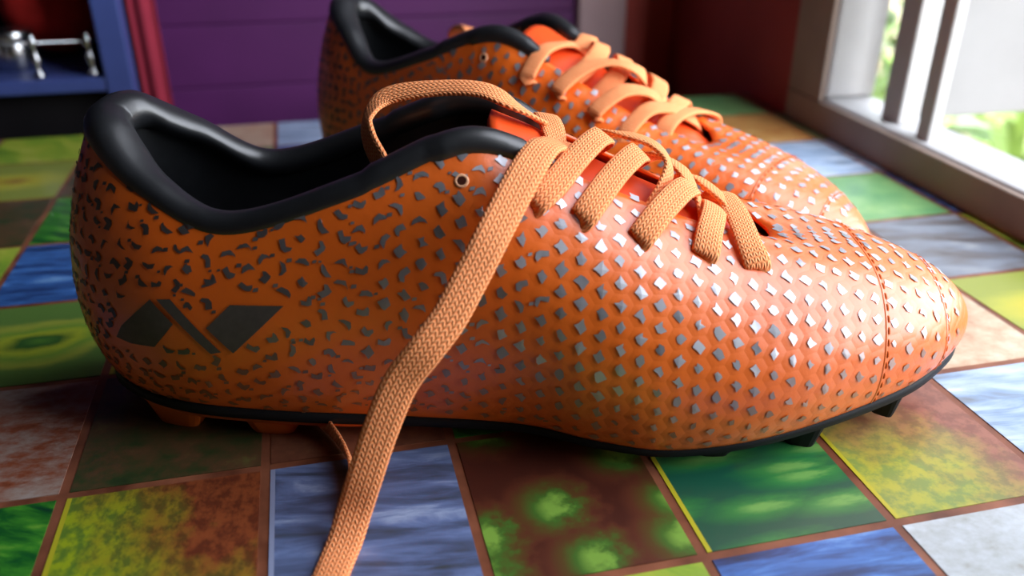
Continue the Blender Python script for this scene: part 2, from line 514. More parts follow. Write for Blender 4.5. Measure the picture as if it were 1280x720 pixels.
CW, CH = 0.34 * H, 0.388 * H
GW = 0.0030
PW, PH = CW - GW, CH - GW
Y_EDGE = srgb(178, 170, 40)
g = srgb
PM = {
 'leaf':  print_mat('leaf', 'waves', [g(14, 50, 40), g(24, 92, 34), g(60, 135, 40), g(120, 175, 60)], 30, 0.5, (1, 1.2)),
 'moss':  print_mat('moss', 'patch', [g(150, 165, 30), g(90, 120, 40), g(140, 72, 40), g(100, 48, 30)], 34, 0.15, (1.5, 1.0), Y_EDGE),
 'water': print_mat('water', 'waves', [g(58, 64, 62), g(76, 90, 122), g(104, 124, 168), g(165, 182, 212)], 16, 0.25, (1, 1.6), g(140, 150, 180)),
 'deep':  print_mat('deep', 'waves', [g(20, 30, 50), g(36, 62, 115), g(62, 110, 180), g(120, 165, 215)], 16, 0.1, (1, 1.8)),
 'tufts': print_mat('tufts', 'tufts', [g(66, 30, 22), g(84, 42, 28), g(80, 62, 28), g(60, 100, 36), g(116, 158, 62)], 34, 0, (1, 1)),
 'petal': print_mat('petal', 'petals', [g(22, 80, 60), g(32, 100, 58), g(50, 122, 60), g(104, 156, 78)], 52, -0.55, (0.5, 1.7), Y_EDGE),
 'mossy': print_mat('mossy', 'patch', [g(165, 165, 55), g(120, 140, 66), g(150, 96, 78), g(125, 76, 62)], 30, 0.2, (1.2, 1.2), Y_EDGE),
 'pale':  print_mat('pale', 'noise', [g(130, 120, 105), g(165, 170, 170), g(190, 198, 205), g(215, 218, 220)], 26, 0.3, (1, 1.3)),
 'icy':   print_mat('icy', 'waves', [g(110, 112, 110), g(130, 155, 185), g(170, 190, 215), g(205, 215, 230)], 16, 0.2, (1, 1.5)),
 'rock':  print_mat('rock', 'noise', [g(78, 36, 22), g(140, 76, 50), g(160, 140, 128), g(180, 172, 172)], 36, 0.35, (0.8, 1.5)),
 'sand':  print_mat('sand', 'noise', [g(140, 84, 62), g(178, 140, 112), g(200, 178, 150), g(215, 205, 190)], 28, 0.2, (1, 1.3)),
 'swirl': print_mat('swirl', 'rings', [g(64, 112, 44), g(84, 130, 50), g(48, 92, 40), g(160, 172, 48), g(110, 146, 52), g(150, 160, 60), g(90, 124, 56)], 24, 0.2, (0.8, 1.35)),
 'spot':  print_mat('spot', 'rings', [g(112, 66, 36), g(150, 104, 44), g(186, 176, 50), g(168, 170, 60), g(140, 150, 60)], 24, 0.1, (0.8, 1.5)),
 'lime':  print_mat('lime', 'waves', [g(98, 134, 48), g(134, 166, 52), g(165, 180, 62), g(190, 192, 92)], 14, 0.9, (1, 1)),
 'dark':  print_mat('dark', 'noise', [g(24, 38, 24), g(48, 64, 34), g(92, 66, 44), g(100, 110, 56)], 34, 0, (1, 1)),
 'grey':  print_mat('grey', 'waves', [g(74, 66, 66), g(98, 96, 98), g(120, 128, 140), g(150, 155, 160)], 12, 0.3, (1, 1.3)),
 'green': print_mat('green', 'noise', [g(60, 110, 80), g(90, 145, 95), g(120, 165, 105), g(155, 185, 120)], 20, 0, (1, 1.2)),
 'amber': print_mat('amber', 'noise', [g(130, 84, 44), g(176, 120, 66), g(190, 150, 90), g(214, 196, 170)], 22, 0.3, (1, 1.4)),
 'brown': print_mat('brown', 'noise', [g(60, 34, 26), g(100, 58, 42), g(128, 82, 60), g(150, 110, 84)], 26, 0, (1, 1.2)),
}
GRID = {
 -2: {2: 'swirl', 3: 'leaf', 1: 'moss'},
 -1: {-1: 'rock', 0: 'lime', 1: 'dark', 2: 'lime', 3: 'deep', 4: 'pale', 5: 'sand'},
 0: {-3: 'sand', -2: 'swirl', -1: 'leaf', 0: 'moss', 1: 'water', 2: 'tufts', 3: 'petal', 4: 'mossy', 5: 'icy', 6: 'pale'},
 1: {-3: 'leaf', -2: 'deep', -1: 'rock', 0: 'dark', 1: 'brown', 2: 'leaf', 3: 'dark', 4: 'brown', 5: 'sand', 6: 'spot'},
 2: {-3: 'rock', -2: 'brown', -1: 'swirl', 0: 'moss', 1: 'water', 2: 'lime', 3: 'rock', 4: 'leaf', 5: 'amber', 6: 'grey'},
 3: {-3: 'water', -2: 'lime', -1: 'deep', 0: 'swirl', 1: 'dark', 2: 'petal', 3: 'water', 4: 'brown', 5: 'icy', 6: 'green'},
 4: {-4: 'leaf', -3: 'amber', -2: 'dark', -1: 'leaf', 0: 'rock', 1: 'lime', 2: 'brown', 3: 'spot', 4: 'water', 5: 'green', 6: 'icy'},
 5: {-4: 'lime', -3: 'sand', -2: 'spot', -1: 'dark', 0: 'green', 1: 'deep', 2: 'sand', 3: 'leaf', 4: 'amber', 5: 'lime', 6: 'amber'},
 6: {-4: 'rock', -3: 'grey', -2: 'grey', -1: 'amber', 0: 'sand', 1: 'icy', 2: 'green', 3: 'spot', 4: 'lime', 5: 'icy', 6: 'green'},
}
pbm = box_bm(PW, PH, 0.0003, 0.0)
pme = bpy.data.meshes.new('printed_square')
pbm.to_mesh(pme); pbm.free()
pme.materials.append(PM['leaf'])
cl_inv = (Matrix.Translation(cl.location) @ Matrix.Rotation(ANG, 4, 'Z')).inverted()
for j, row in GRID.items():
    for i, k in row.items():
        b0 = (-0.489 + 0.34 * (i + 0.5)) * H
        n0 = (0.925 + 0.388 * (j + 0.5)) * H
        if n0 + PH / 2 > TN1 - 0.0005:
            continue
        if b0 + PW / 2 > WB - 0.001:
            continue
        o = bpy.data.objects.new('printed_square', pme)
        C.objects.link(o)
        o.parent = cl
        o.location = cl_inv @ bn(b0, n0, 0.00012)
        o.material_slots[0].link = 'OBJECT'
        o.material_slots[0].material = PM[k]
# cut squares that run out under the window rail and the far hem
def cut_square(b0, b1, n0, n1, k):
    o = rbox('printed_square', b0, b1, n0, n1, -0.0001, 0.00027, PM[k], cl)
    return o
for j, k in ((0, 'sand'), (1, 'swirl'), (2, 'lime'), (3, 'deep'), (4, 'icy'), (5, 'green'), (-1, 'pale')):
    b0 = (-0.489 + 0.34 * 7) * H + GW / 2
    n0 = (0.925 + 0.388 * j) * H
    cut_square(b0, WB - 0.0012, n0 + GW / 2, n0 + CH - GW / 2, k)
for i, k in enumerate(['rock', 'pale', 'lime', 'spot', 'sand', 'green', 'icy', 'brown', 'grey', 'lime', 'swirl']):
    b0 = (-0.489 + 0.34 * (i - 4)) * H
    if (0.925 + 0.388 * 6) * H + CH > TN1 - 0.001:
        n0 = (0.925 + 0.388 * 6) * H + GW / 2
        cut_square(b0 + GW / 2, min(b0 + CW - GW / 2, WB - 0.0012), n0, TN1 - 0.0008, ['rock', 'grey', 'lime', 'amber', 'sand', 'icy', 'green', 'spot', 'lime', 'icy', 'green'][i])

# ================================================================== BLUE CABINET WITH GALLERY RAIL (far left)
cab = empty('cabinet', bn(-1.6 * H, 4.0 * H, FZ), ANG)
tag(cab, 'blue painted cabinet with dark niches standing behind the cloth at left', 'cabinet')
CN = 3.61 * H            # front face
CBK = CN + 0.14
def cbox(name, b0, b1, n0, n1, z0, z1, mat, bev=0.0012):
    return rbox(name, b0, b1, n0, n1, z0, z1, mat, cab, bev)
CL = -2.6 * H
cbox('post', -0.767 * H, -0.668 * H, CN, CN + 0.018, FZ, 0.75, M_blue)
cbox('post', CL, CL + 0.017, CN, CN + 0.018, FZ, 0.75, M_blue)
cbox('shelf', CL + 0.018, -0.769 * H, CN + 0.001, CBK - 0.004, 0.157 * H, 0.210 * H, M_blue)
cbox('shelf', CL + 0.018, -0.769 * H, CN + 0.001, CBK - 0.004, 0.30, 0.31, M_blue)
cbox('side_panel', -0.735 * H, -0.672 * H, CN + 0.0185, CBK, FZ, 0.75, M_dark, 0)
cbox('side_panel', CL, CL + 0.010, CN + 0.0185, CBK, FZ, 0.75, M_dark, 0)
cbox('back_panel', CL + 0.011, -0.737 * H, CBK - 0.0035, CBK, FZ, 0.75, M_dark, 0)
cbox('lower_door', CL + 0.018, -0.769 * H, CN + 0.012, CN + 0.022, FZ + 0.03, 0.152 * H, M_dark, 0.001)
cbox('top_board', CL - 0.005, -0.66 * H, CN - 0.004, CBK + 0.002, 0.7505, 0.762, M_blue)
prof = [(0.0032, 0), (0.0036, 0.0014), (0.0032, 0.003), (0.0016, 0.0045), (0.0014, 0.007), (0.0024, 0.0095), (0.0029, 0.0118), (0.0024, 0.0138),
        (0.0013, 0.016), (0.0013, 0.0195), (0.0026, 0.021), (0.0030, 0.0232), (0.0024, 0.0252), (0.0014, 0.0262), (0.0016, 0.0272), (0.0006, 0.0284)]
cinv = (Matrix.Translation(cab.location) @ Matrix.Rotation(ANG, 4, 'Z')).inverted()
spm = None
for bb in (-1.005, -0.812, -1.2, -1.4, -1.6, -1.8):
    if spm is None:
        so = bm_obj('gallery_spindle', lathe(prof, 14), M_chrome, cab, True)
        spm = so.data
    else:
        so = bpy.data.objects.new('gallery_spindle', spm); C.objects.link(so); so.parent = cab
    so.location = cinv @ bn(bb * H, CN + 0.008, 0.210 * H)
rail = bm_obj('gallery_rail', lathe([(0.0006, 0), (0.0006, 1.05 * H)], 10), M_chrome, cab, True)
rail.location = cinv @ bn(-1.83 * H, CN + 0.008, 0.344 * H)
rail.rotation_euler = (0, PI / 2, 0)
# things in the cabinet
tin = empty('metal_tin', bn(-1.14 * H, CN + 0.045, 0.211 * H), ANG)
tag(tin, 'small round steel tin on the blue cabinet shelf', 'tin')
bm_obj('body', lathe([(0.013, 0), (0.0138, 0.001), (0.0138, 0.018), (0.0132, 0.019)], 28), M_chrome, tin, True)
bm_obj('lid', lathe([(0.0142, 0.0192), (0.0145, 0.0200), (0.0145, 0.0248), (0.0135, 0.0258)], 28), M_chrome, tin, True)
bag = empty('cloth_bag', bn(-1.0 * H, CN + 0.09, 0.211 * H), ANG)
tag(bag, 'dark red cloth bag inside the cabinet behind the small chrome rail', 'bag')
bm = bmesh.new()
bmesh.ops.create_uvsphere(bm, u_segments=28, v_segments=18, radius=1.0)
for v in bm.verts:
    x, y, z = v.co
    k = 1 + 0.06 * math.sin(5 * math.atan2(y, x)) * (0.5 + 0.5 * z)
    v.co = Vector((x * 0.040 * k, y * 0.036 * k, 0.0 + (z + 1) * 0.036 * (1 - 0.12 * z)))
bm_obj('bag_body', bm, M_darkred, bag, True)
bm_obj('bag_neck', lathe([(0.011, 0.060), (0.007, 0.066), (0.012, 0.074), (0.016, 0.080)], 18), M_darkred, bag, True)

# red printed cloth hanging beside the cabinet post
vv, ff = [], []
nu, nv = 14, 24
for side in (0, 1):
    for a in range(nu + 1):
        for c_ in range(nv + 1):
            b_ = (-0.662 + 0.105 * a / nu) * H
            z_ = -0.05 + 0.75 * c_ / nv
            fold = 0.0015 * math.sin(a / nu * 3.0 * PI) + 0.0010 * side
            p = bn(b_ - (-0.61 * H), fold, z_ + 0.05)
            vv.append((b_ + 0.61 * H, fold, z_ + 0.05))
def gi(side, a, c_): return side * (nu + 1) * (nv + 1) + a * (nv + 1) + c_
for a in range(nu):
    for c_ in range(nv):
        ff.append((gi(0, a, c_), gi(0, a + 1, c_), gi(0, a + 1, c_ + 1), gi(0, a, c_ + 1)))
        ff.append((gi(1, a, c_), gi(1, a, c_ + 1), gi(1, a + 1, c_ + 1), gi(1, a + 1, c_)))
for a in range(nu):
    ff.append((gi(0, a, 0), gi(1, a, 0), gi(1, a + 1, 0), gi(0, a + 1, 0)))
    ff.append((gi(0, a, nv), gi(0, a + 1, nv), gi(1, a + 1, nv), gi(1, a, nv)))
for c_ in range(nv):
    ff.append((gi(0, 0, c_), gi(0, 0, c_ + 1), gi(1, 0, c_ + 1), gi(1, 0, c_)))
    ff.append((gi(0, nu, c_), gi(1, nu, c_), gi(1, nu, c_ + 1), gi(0, nu, c_ + 1)))
rc = obj('red_curtain', vv, ff, M_red, None, True, bn(-0.61 * H, 3.75 * H, -0.05), ANG)
tag(rc, 'narrow red printed cloth hanging beside the blue cabinet post', 'curtain')

# ================================================================== FOOTBALL BOOT
def upper_mat():
    m, nt, b = new_mat('orange_synthetic_leather')
    tc = nd(nt, 'ShaderNodeTexCoord')
    nz = nd(nt, 'ShaderNodeTexNoise', Scale=25, Detail=4)
    nt.links.new(tc.outputs['Object'], nz.inputs['Vector'])
    nt.links.new(ramp(nt, nz.outputs[0], [(0.3, ORANGE_LO), (0.7, ORANGE_HI)]), b.inputs['Base Color'])
    b.inputs['Roughness'].default_value = 0.40
    b.inputs['Specular IOR Level'].default_value = 0.8
    b.inputs['Coat Weight'].default_value = 0.22
    b.inputs['Coat Roughness'].default_value = 0.30
    uv = nd(nt, 'ShaderNodeUVMap')
    su = nd(nt, 'ShaderNodeSeparateXYZ'); nt.links.new(uv.outputs[0], su.inputs[0])
    sep = nd(nt, 'ShaderNodeSeparateXYZ')
    nt.links.new(tc.outputs['Object'], sep.inputs[0])
    mr = nd(nt, 'ShaderNodeMapRange')
    mr.inputs[1].default_value = 0.10; mr.inputs[2].default_value = 0.18
    nt.links.new(sep.outputs[0], mr.inputs[0])
    def lat(ou, ov):
        a = math_n(nt, 'SUBTRACT', math_n(nt, 'FRACT', math_n(nt, 'ADD', math_n(nt, 'DIVIDE', su.outputs[0], 2 * .0056), ou + .5)), .5)
        c = math_n(nt, 'SUBTRACT', math_n(nt, 'FRACT', math_n(nt, 'ADD', math_n(nt, 'DIVIDE', su.outputs[1], .0063), ov + .5)), .5)
        a = math_n(nt, 'MULTIPLY', a, 2 * .0056 / .0063)
        return math_n(nt, 'ADD', math_n(nt, 'MULTIPLY', a, a), math_n(nt, 'MULTIPLY', c, c))
    d = math_n(nt, 'MINIMUM', lat(0, 0), lat(.5, .5))
    dome = math_n(nt, 'MULTIPLY', d, -2.2)
    fine = nd(nt, 'ShaderNodeTexNoise', Scale=700, Detail=3)
    nt.links.new(tc.outputs['Object'], fine.inputs['Vector'])
    hgt = math_n(nt, 'ADD', math_n(nt, 'MULTIPLY', dome, mr.outputs[0]), math_n(nt, 'MULTIPLY', fine.outputs[0], 0.25))
    bump(nt, b, hgt, 0.34, 0.0006)
    return m
ORANGE_LO = (0.74, 0.122, 0.006)
ORANGE_HI = (0.84, 0.152, 0.008)
M_upper = upper_mat()
M_tongue = simple('orange_tongue', (0.78, 0.075, 0.010), 0.45, 0.3, noise=0.06, nscale=60)
M_plate = simple('orange_sole_plate', (0.70, 0.13, 0.015), 0.4, 0.5, noise=0.06, nscale=60)
M_black = simple('black_collar_lining', (0.011, 0.012, 0.014), 0.38, 0.75, noise=0.15, nscale=220, bumpd=0.0002)
M_inner = simple('black_inner_fabric', (0.006, 0.006, 0.007), 0.8, 0.2, noise=0.2, nscale=300, bumpd=0.0002)
M_rubber = simple('black_rubber', (0.008, 0.008, 0.009), 0.6, 0.2, noise=0.1, nscale=90)
M_logo = simple('grey_logo_print', (0.075, 0.066, 0.060), 0.5, 0.4, noise=0.1, nscale=500)
M_thread = simple('orange_thread', (0.55, 0.09, 0.01), 0.7, 0.2)
M_ring = simple('pale_eyelet_rim', (0.85, 0.45, 0.25), 0.5, 0.4)
M_hole = simple('eyelet_dark', (0.05, 0.012, 0.006), 0.8, 0.1)

def flake_mat():
    m, nt, b = new_mat('silver_print')
    at = nd(nt, 'ShaderNodeAttribute', attribute_name='fade')
    geo = nd(nt, 'ShaderNodeNewGeometry')
    c1 = ramp(nt, geo.outputs['Random Per Island'], [(0, (0.30, 0.30, 0.33)), (1, (0.62, 0.63, 0.68))])
    tn = nd(nt, 'ShaderNodeAttribute', attribute_name='tone')
    c1 = mixc(nt, tn.outputs['Fac'], (0.085, 0.070, 0.068), c1)
    c2 = mixc(nt, at.outputs['Fac'], c1, (0.34, 0.12, 0.03))
    nt.links.new(c2, b.inputs['Base Color'])
    nt.links.new(math_n(nt, 'MULTIPLY_ADD', at.outputs['Fac'], -0.5, 0.62), b.inputs['Metallic'])
    b.inputs['Roughness'].default_value = 0.42
    return m
M_flake = flake_mat()

def lace_mat():
    m, nt, b = new_mat('orange_woven_lace')
    uv = nd(nt, 'ShaderNodeUVMap')
    sep = nd(nt, 'ShaderNodeSeparateXYZ')
    nt.links.new(uv.outputs[0], sep.inputs[0])
    cu = math_n(nt, 'MULTIPLY', sep.outputs[0], 5.0)
    fr = math_n(nt, 'ABSOLUTE', math_n(nt, 'SUBTRACT', math_n(nt, 'FRACT', cu), 0.5))
    ph = math_n(nt, 'ADD', math_n(nt, 'MULTIPLY', sep.outputs[1], 620.0), math_n(nt, 'MULTIPLY', fr, 1.6))
    s1 = math_n(nt, 'SINE', math_n(nt, 'MULTIPLY', ph, 2 * PI))
    groove = math_n(nt, 'MULTIPLY', math_n(nt, 'COSINE', math_n(nt, 'MULTIPLY', cu, 4 * PI)), -0.35)
    hgt = math_n(nt, 'ADD', math_n(nt, 'MULTIPLY', s1, 0.5), groove)
    h01 = math_n(nt, 'MULTIPLY_ADD', hgt, 0.55, 0.5)
    nt.links.new(ramp(nt, h01, [(0.0, (0.86, 0.19, 0.05)), (0.5, (1.0, 0.34, 0.12)), (1.0, (1.0, 0.47, 0.22))]), b.inputs['Base Color'])
    b.inputs['Roughness'].default_value = 0.75
    b.inputs['Specular IOR Level'].default_value = 0.25
    bump(nt, b, h01, 0.7, 0.0007)
    return m
M_lace = lace_mat()

# --- key columns, heel -> outer side -> toe -> inner side; each: foot, handle 1, handle 2, top (local metres)
LAT = [
 ((.0045, .000, .0100), (-.0100, .000, .036), (-.0010, .000, .070), (.0125, .000, .0965)),
 ((.0165, -.0200, .0145), (.0060, -.0275, .036), (.0105, -.0205, .070), (.0190, -.0145, .0935)),
 ((.0370, -.0300, .0137), (.0330, -.0405, .034), (.0310, -.0340, .060), (.0343, -.0245, .0826)),
 ((.0670, -.0320, .0114), (.0660, -.0440, .031), (.0620, -.0390, .055), (.0587, -.0310, .0732)),
 ((.1049, -.0310, .0087), (.1040, -.0440, .030), (.1000, -.0410, .060), (.0960, -.0310, .0841)),
 ((.1431, -.0340, .0079), (.1420, -.0510, .030), (.1340, -.0440, .073), (.1272, -.0240, .0953)),
 ((.1664, -.0420, .0074), (.1660, -.0570, .030), (.1570, -.0450, .071), (.1490, -.0200, .0890)),
 ((.1892, -.0460, .0068), (.1885, -.0600, .030), (.1780, -.0440, .066), (.1688, -.0180, .0812)),
 ((.2185, -.0440, .0101), (.2190, -.0570, .032), (.2080, -.0400, .061), (.1965, -.0145, .0694)),
 ((.2504, -.0340, .0149), (.2530, -.0450, .036), (.2370, -.0310, .062), (.2150, -.0105, .0635)),
 ((.2752, -.0200, .0180), (.2850, -.0300, .036), (.2620, -.0190, .060), (.2215, -.0060, .0605)),
]
TOE = [((.2930, .0030, .0190), (.3050, .0030, .035), (.2760, .0030, .0585), (.2238, .0010, .0598))]
MED = []
medO = [(.0165, .0195), (.0370, .0285), (.0670, .0290), (.1049, .0255), (.1431, .0265), (.1664, .0310), (.1892, .0355), (.2185, .0385), (.2504, .0345), (.2752, .0235)]
for (o, p1, p2, t), (mx, my) in zip(LAT[1:], medO):
    q = my / -o[1]
    MED.append(((mx, my, o[2]), (p1[0], my + (abs(p1[1]) - abs(o[1])) * 0.75, p1[2]), (p2[0], abs(p2[1]) * (0.5 + 0.5 * q), p2[2] + .001), (t[0], abs(t[1]) + (0.0 if t[0] < .1 else 0.001), t[2] + (0.001 if t[0] < .15 else 0.0005))))
MED[0] = (*MED[0][:3], (.0195, .0150, .0970))
MED[1] = (*MED[1][:2], (.0315, .0335, .064), (.0355, .0240, .0880))
KEYS = LAT + TOE + MED[::-1]
PER = 12
CO = [catmull([k[i] for k in KEYS], PER, True) for i in range(4)]
NU = len(CO[0])
NVV = 40
def bez(P0, P1, P2, P3, t):
    return P0 * (1 - t) ** 3 + 3 * P1 * t * (1 - t) ** 2 + 3 * P2 * t * t * (1 - t) + P3 * t ** 3
def inward(curve):
    """horizontal unit normals of a closed curve, pointing inside"""
    tan = np.roll(curve, -1, 0) - np.roll(curve, 1, 0)
    n = np.stack([-tan[:, 1], tan[:, 0], np.zeros(len(curve))], 1)
    n /= np.linalg.norm(n, axis=1)[:, None] + 1e-9
    cen = curve.mean(0)
    if (n * (cen - curve)).sum() < 0:
        n = -n
    return n
IN_O, IN_T = inward(CO[0]), inward(CO[3])

def loft(rows, closed=True, caps=(False, False)):
    nrow, ncol = len(rows), len(rows[0])
    verts = [tuple(p) for r in rows for p in r]
    faces = []
    for j in range(nrow - 1):
        for i in range(ncol if closed else ncol - 1):
            a, b = j * ncol + i, j * ncol + (i + 1) % ncol
            faces.append((a, b, b + ncol, a + ncol))
    if caps[0]:
        faces.append(tuple(range(ncol))[::-1])
    if caps[1]:
        faces.append(tuple((nrow - 1) * ncol + i for i in range(ncol)))
    return verts, faces

boot = empty('football_boot', (-.1406, .257, 0), 0.0)
tag(boot, 'orange football boot in front, silver flecks, lace hanging over its side', 'football boot', 'pair of football boots')

urows = [bez(*CO, t) for t in np.linspace(0, 1, NVV + 1)]
uv_, uf_ = loft(urows)
upper = obj('upper', uv_, uf_, M_upper, boot, True)
sol = upper.modifiers.new('thickness', 'SOLIDIFY')
sol.thickness = 0.0014
sol.offset = -1.0
BVH = BVHTree.FromPolygons([Vector(v) for v in uv_], uf_)

# collar radius around the opening (0 = throat)
def collar_r(t):
    x = t[0]
    if x < 0.035:
        return 0.0066 - 0.0020 * max(0, (x - 0.0125) / 0.0225)
    return 0.0046
kf = 6          # the padded collar ends in front at key 6 on both sides
i_front = int((kf + 0.25) * PER)
i_back = NU - i_front
cols = [i % NU for i in range(i_back, NU + i_front + 1)]
# padded black collar
rows = []
SEG = 16
TT = CO[3]
nC = len(cols)
for q, i in enumerate(cols):
    t = TT[i]; n = IN_T[i]
    r = collar_r(t)
    e = min(q, nC - 1 - q)
    r *= min(1.0, 0.42 + 0.10 * e)
    c = t + n * r * (0.86 if t[0] < .12 else 0.60) + np.array([0, 0, -0.0004 if t[0] < .10 else .0006])
    ring = []
    for s in range(SEG):
        a = 2 * PI * s / SEG
        wi = 1.0 + 0.55 * max(0, min(1, (.055 - t[0]) / .02)) * max(.25, min(1, (t[0] - .012) / .014)) * (math.cos(a) > 0)
        ring.append(c + n * (math.cos(a) * r * wi) + np.array([0, 0, 1]) * (math.sin(a) * r))
    rows.append(ring)
v_, f_ = loft(rows, True, (True, True))
obj('padded_collar', v_, f_, M_black, boot, True)
# lining
lin = []
rr = np.array([collar_r(t) for t in TT])[:, None]
rr = np.where(TT[:, :1] > 0.15, 0.002, rr)
hp = np.clip((.060 - TT[:, :1]) / .03, 0, 1)
L0 = TT + IN_T * rr * 1.10 + np.array([0, 0, -0.0025])
L1 = CO[2] + IN_T * (rr * 1.9 + .006 * hp) + np.array([0, 0, .006]) * hp
L2 = CO[1] + IN_O * 0.006
L3 = CO[0] + IN_O * 0.007 + np.array([0, 0, 0.004])
lrows = [bez(L0, L1, L2, L3, t) for t in np.linspace(0, 1, 22)]
v_, f_ = loft(lrows)
f_ = [q for q in f_ if TT[q[0] % NU][0] < .158]
obj('lining', v_, f_, M_black, boot, True)
v_, f_ = loft([CO[0] + IN_O * 0.0055 + np.array([0, 0, .0045]), CO[0] + IN_O * 0.012 + np.array([0, 0, .0050])], True, (False, True))
obj('insole', v_, f_, M_inner, boot)

# outsole: black rim, orange plate, studs
rim = []
for off, dz in ((0.0012, 0.0012), (-0.0014, 0.0010), (-0.0020, -0.0006), (-0.0018, -0.0030), (0.0006, -0.0040), (0.004, -0.0036)):
    rs = np.interp(CO[0][:, 0], [0, .09, .15, .18, .225, .26, .3], [.7, .75, .5, .3, .3, .6, .7])[:, None]
    rim.append(CO[0] + IN_O * np.where(off < 0, off * rs, off) + np.array([0, 0, 1.0]) * (dz * (0.45 + 0.55 * rs)))
v_, f_ = loft(rim)
obj('sole_rim', v_, f_, M_rubber, boot, True)
plate = [CO[0] + IN_O * -0.0004 + np.array([0, 0, -.0034]), CO[0] + IN_O * 0.0006 + np.array([0, 0, -.0050]), CO[0] + IN_O * 0.006 + np.array([0, 0, -.0056]), CO[0] + IN_O * 0.014 + np.array([0, 0, -.0052])]
pin = np.interp(CO[0][:, 0], [0, .09, .12, .24, .27, .3], [0, 0, .005, .005, .001, 0])[:, None]
plate = [p + IN_O * pin for p in plate]
plate = [np.maximum(p, [-9, -9, 0.0012]) for p in plate]
v_, f_ = loft(plate, True, (False, True))
obj('sole_plate', v_, f_, M_plate, boot, True)

def stud(x, y, top, mat, sx=0.017, sy=0.010, rot=0.0, z0=0.0, taper=0.6):
    bm = bmesh.new()
    rings = []
    for f, z in ((1.0, top + 0.003), (0.93, top), (taper + 0.06, z0 + 0.0012), (taper, z0 + 0.0002)):
        ring = []
        for k in range(16):
            a = 2 * PI * k / 16
            ca, sa = math.cos(a), math.sin(a)
            px = math.copysign(abs(ca) ** 0.55, ca) * sx / 2 * f
            py = math.copysign(abs(sa) ** 0.55, sa) * sy / 2 * f
            ring.append(bm.verts.new((px, py, z)))
        rings.append(ring)
    for a_, b_ in zip(rings[:-1], rings[1:]):
        for k in range(16):
            bm.faces.new((a_[k], b_[k], b_[(k + 1) % 16], a_[(k + 1) % 16]))
    bm.faces.new(rings[-1])
    bm.faces.new(rings[0][::-1])
    o = bm_obj('stud', bm, mat, boot, False, (x, y, 0), rot)
    return o
for x, y, top, mat, sx, sy, rot in (
    (.0310, -.0205, .0085, M_plate, .0230, .011, -.25), (.0630, -.0250, .0075, M_plate, .0225, .011, -.05),
    (.0310, .0195, .0085, M_plate, .0230, .011, .25), (.0630, .0215, .0075, M_plate, .0225, .011, .05),
    (.1730, -.0330, .0035, M_plate, .0170, .011, .15), (.2040, -.0370, .0040, M_rubber, .0150, .011, 0.0), (.2330, -.0320, .0080, M_rubber, .0140, .010, -.3),
    (.2630, -.0215, .0125, M_rubber, .0110, .009, -.6),
    (.1750, .0240, .0030, M_plate, .0170, .011, -.1), (.2050, .0280, .0040, M_rubber, .0150, .011, 0.0), (.2360, .0260, .0080, M_rubber, .0140, .010, .3),
    (.2690, .0130, .0125, M_rubber, .0110, .009, .7)):
    stud(x, y, top, mat, sx, sy, rot, z0=0.0 if x < .25 else .0040)

# tongue
tx = np.array([.1330, .1452, .1593, .1688, .1837, .1965, .2122, .2240, .2330])
tz = np.array([.0965, .0915, .0835, .0790, .0725, .0672, .0600, .0535, .0490])
tong = []
for s in np.linspace(0, 1, 40):
    x = .1330 + s * (.2330 - .1330)
    z = np.interp(x, tx, tz) - .0006
    wdt = .0225 - .006 * s
    if s < .06:
        wdt *= 0.80 + 0.20 * math.sin(s / .06 * PI / 2)
    row = []
    for y in np.linspace(-1, 1, 17):
        yy = y * wdt
        row.append((x + 0.004 * (abs(y) ** 3) * (1 - s), yy + .001, z - .0052 * (yy / .015) ** 2))
    tong.append(row)
v_, f_ = loft(tong, False)
tg = obj('tongue', v_, f_, M_tongue, boot, True)
m_ = tg.modifiers.new('thickness', 'SOLIDIFY'); m_.thickness = 0.003; m_.offset = -1

# ---------------- silver flecks
TB = Vector((0, 0, 0))
def hit(o, d):
    r = BVH.ray_cast(Vector(o), Vector(d).normalized(), 0.3)
    return (r[0], r[1]) if r[0] is not None else None
def ctr_y(x):
    return float(np.interp(x, [0, .1, .19, .26, .3], [0, -.002, -.005, -.001, .003]))
def section(x, side):
    pts = []
    o = Vector((x, ctr_y(x), 0.031))
    for a in np.linspace(-34, 100, 150):
        ar = math.radians(a)
        h = hit(o, (0, side * math.cos(ar), math.sin(ar)))
        if h is None:
            if pts: break
            continue
        p, n = h
        if pts and (p - pts[-1][0]).length > 0.006: break
        if n.dot(p - o) < 0: n = -n
        pts.append((p, n))
    return pts
def along(pts, start, step):
    out = []; acc = 0.0; nxt = start
    for (p0, n0), (p1, n1) in zip(pts[:-1], pts[1:]):
        L = (p1 - p0).length
        while acc + L >= nxt and L > 0:
            f = (nxt - acc) / L
            out.append((p0.lerp(p1, f), n0.lerp(n1, f).normalized(), nxt))
            nxt += step
        acc += L
    return out
fl_v, fl_f, fl_fade, fl_tone = [], [], [], []
rf = random.Random(11)
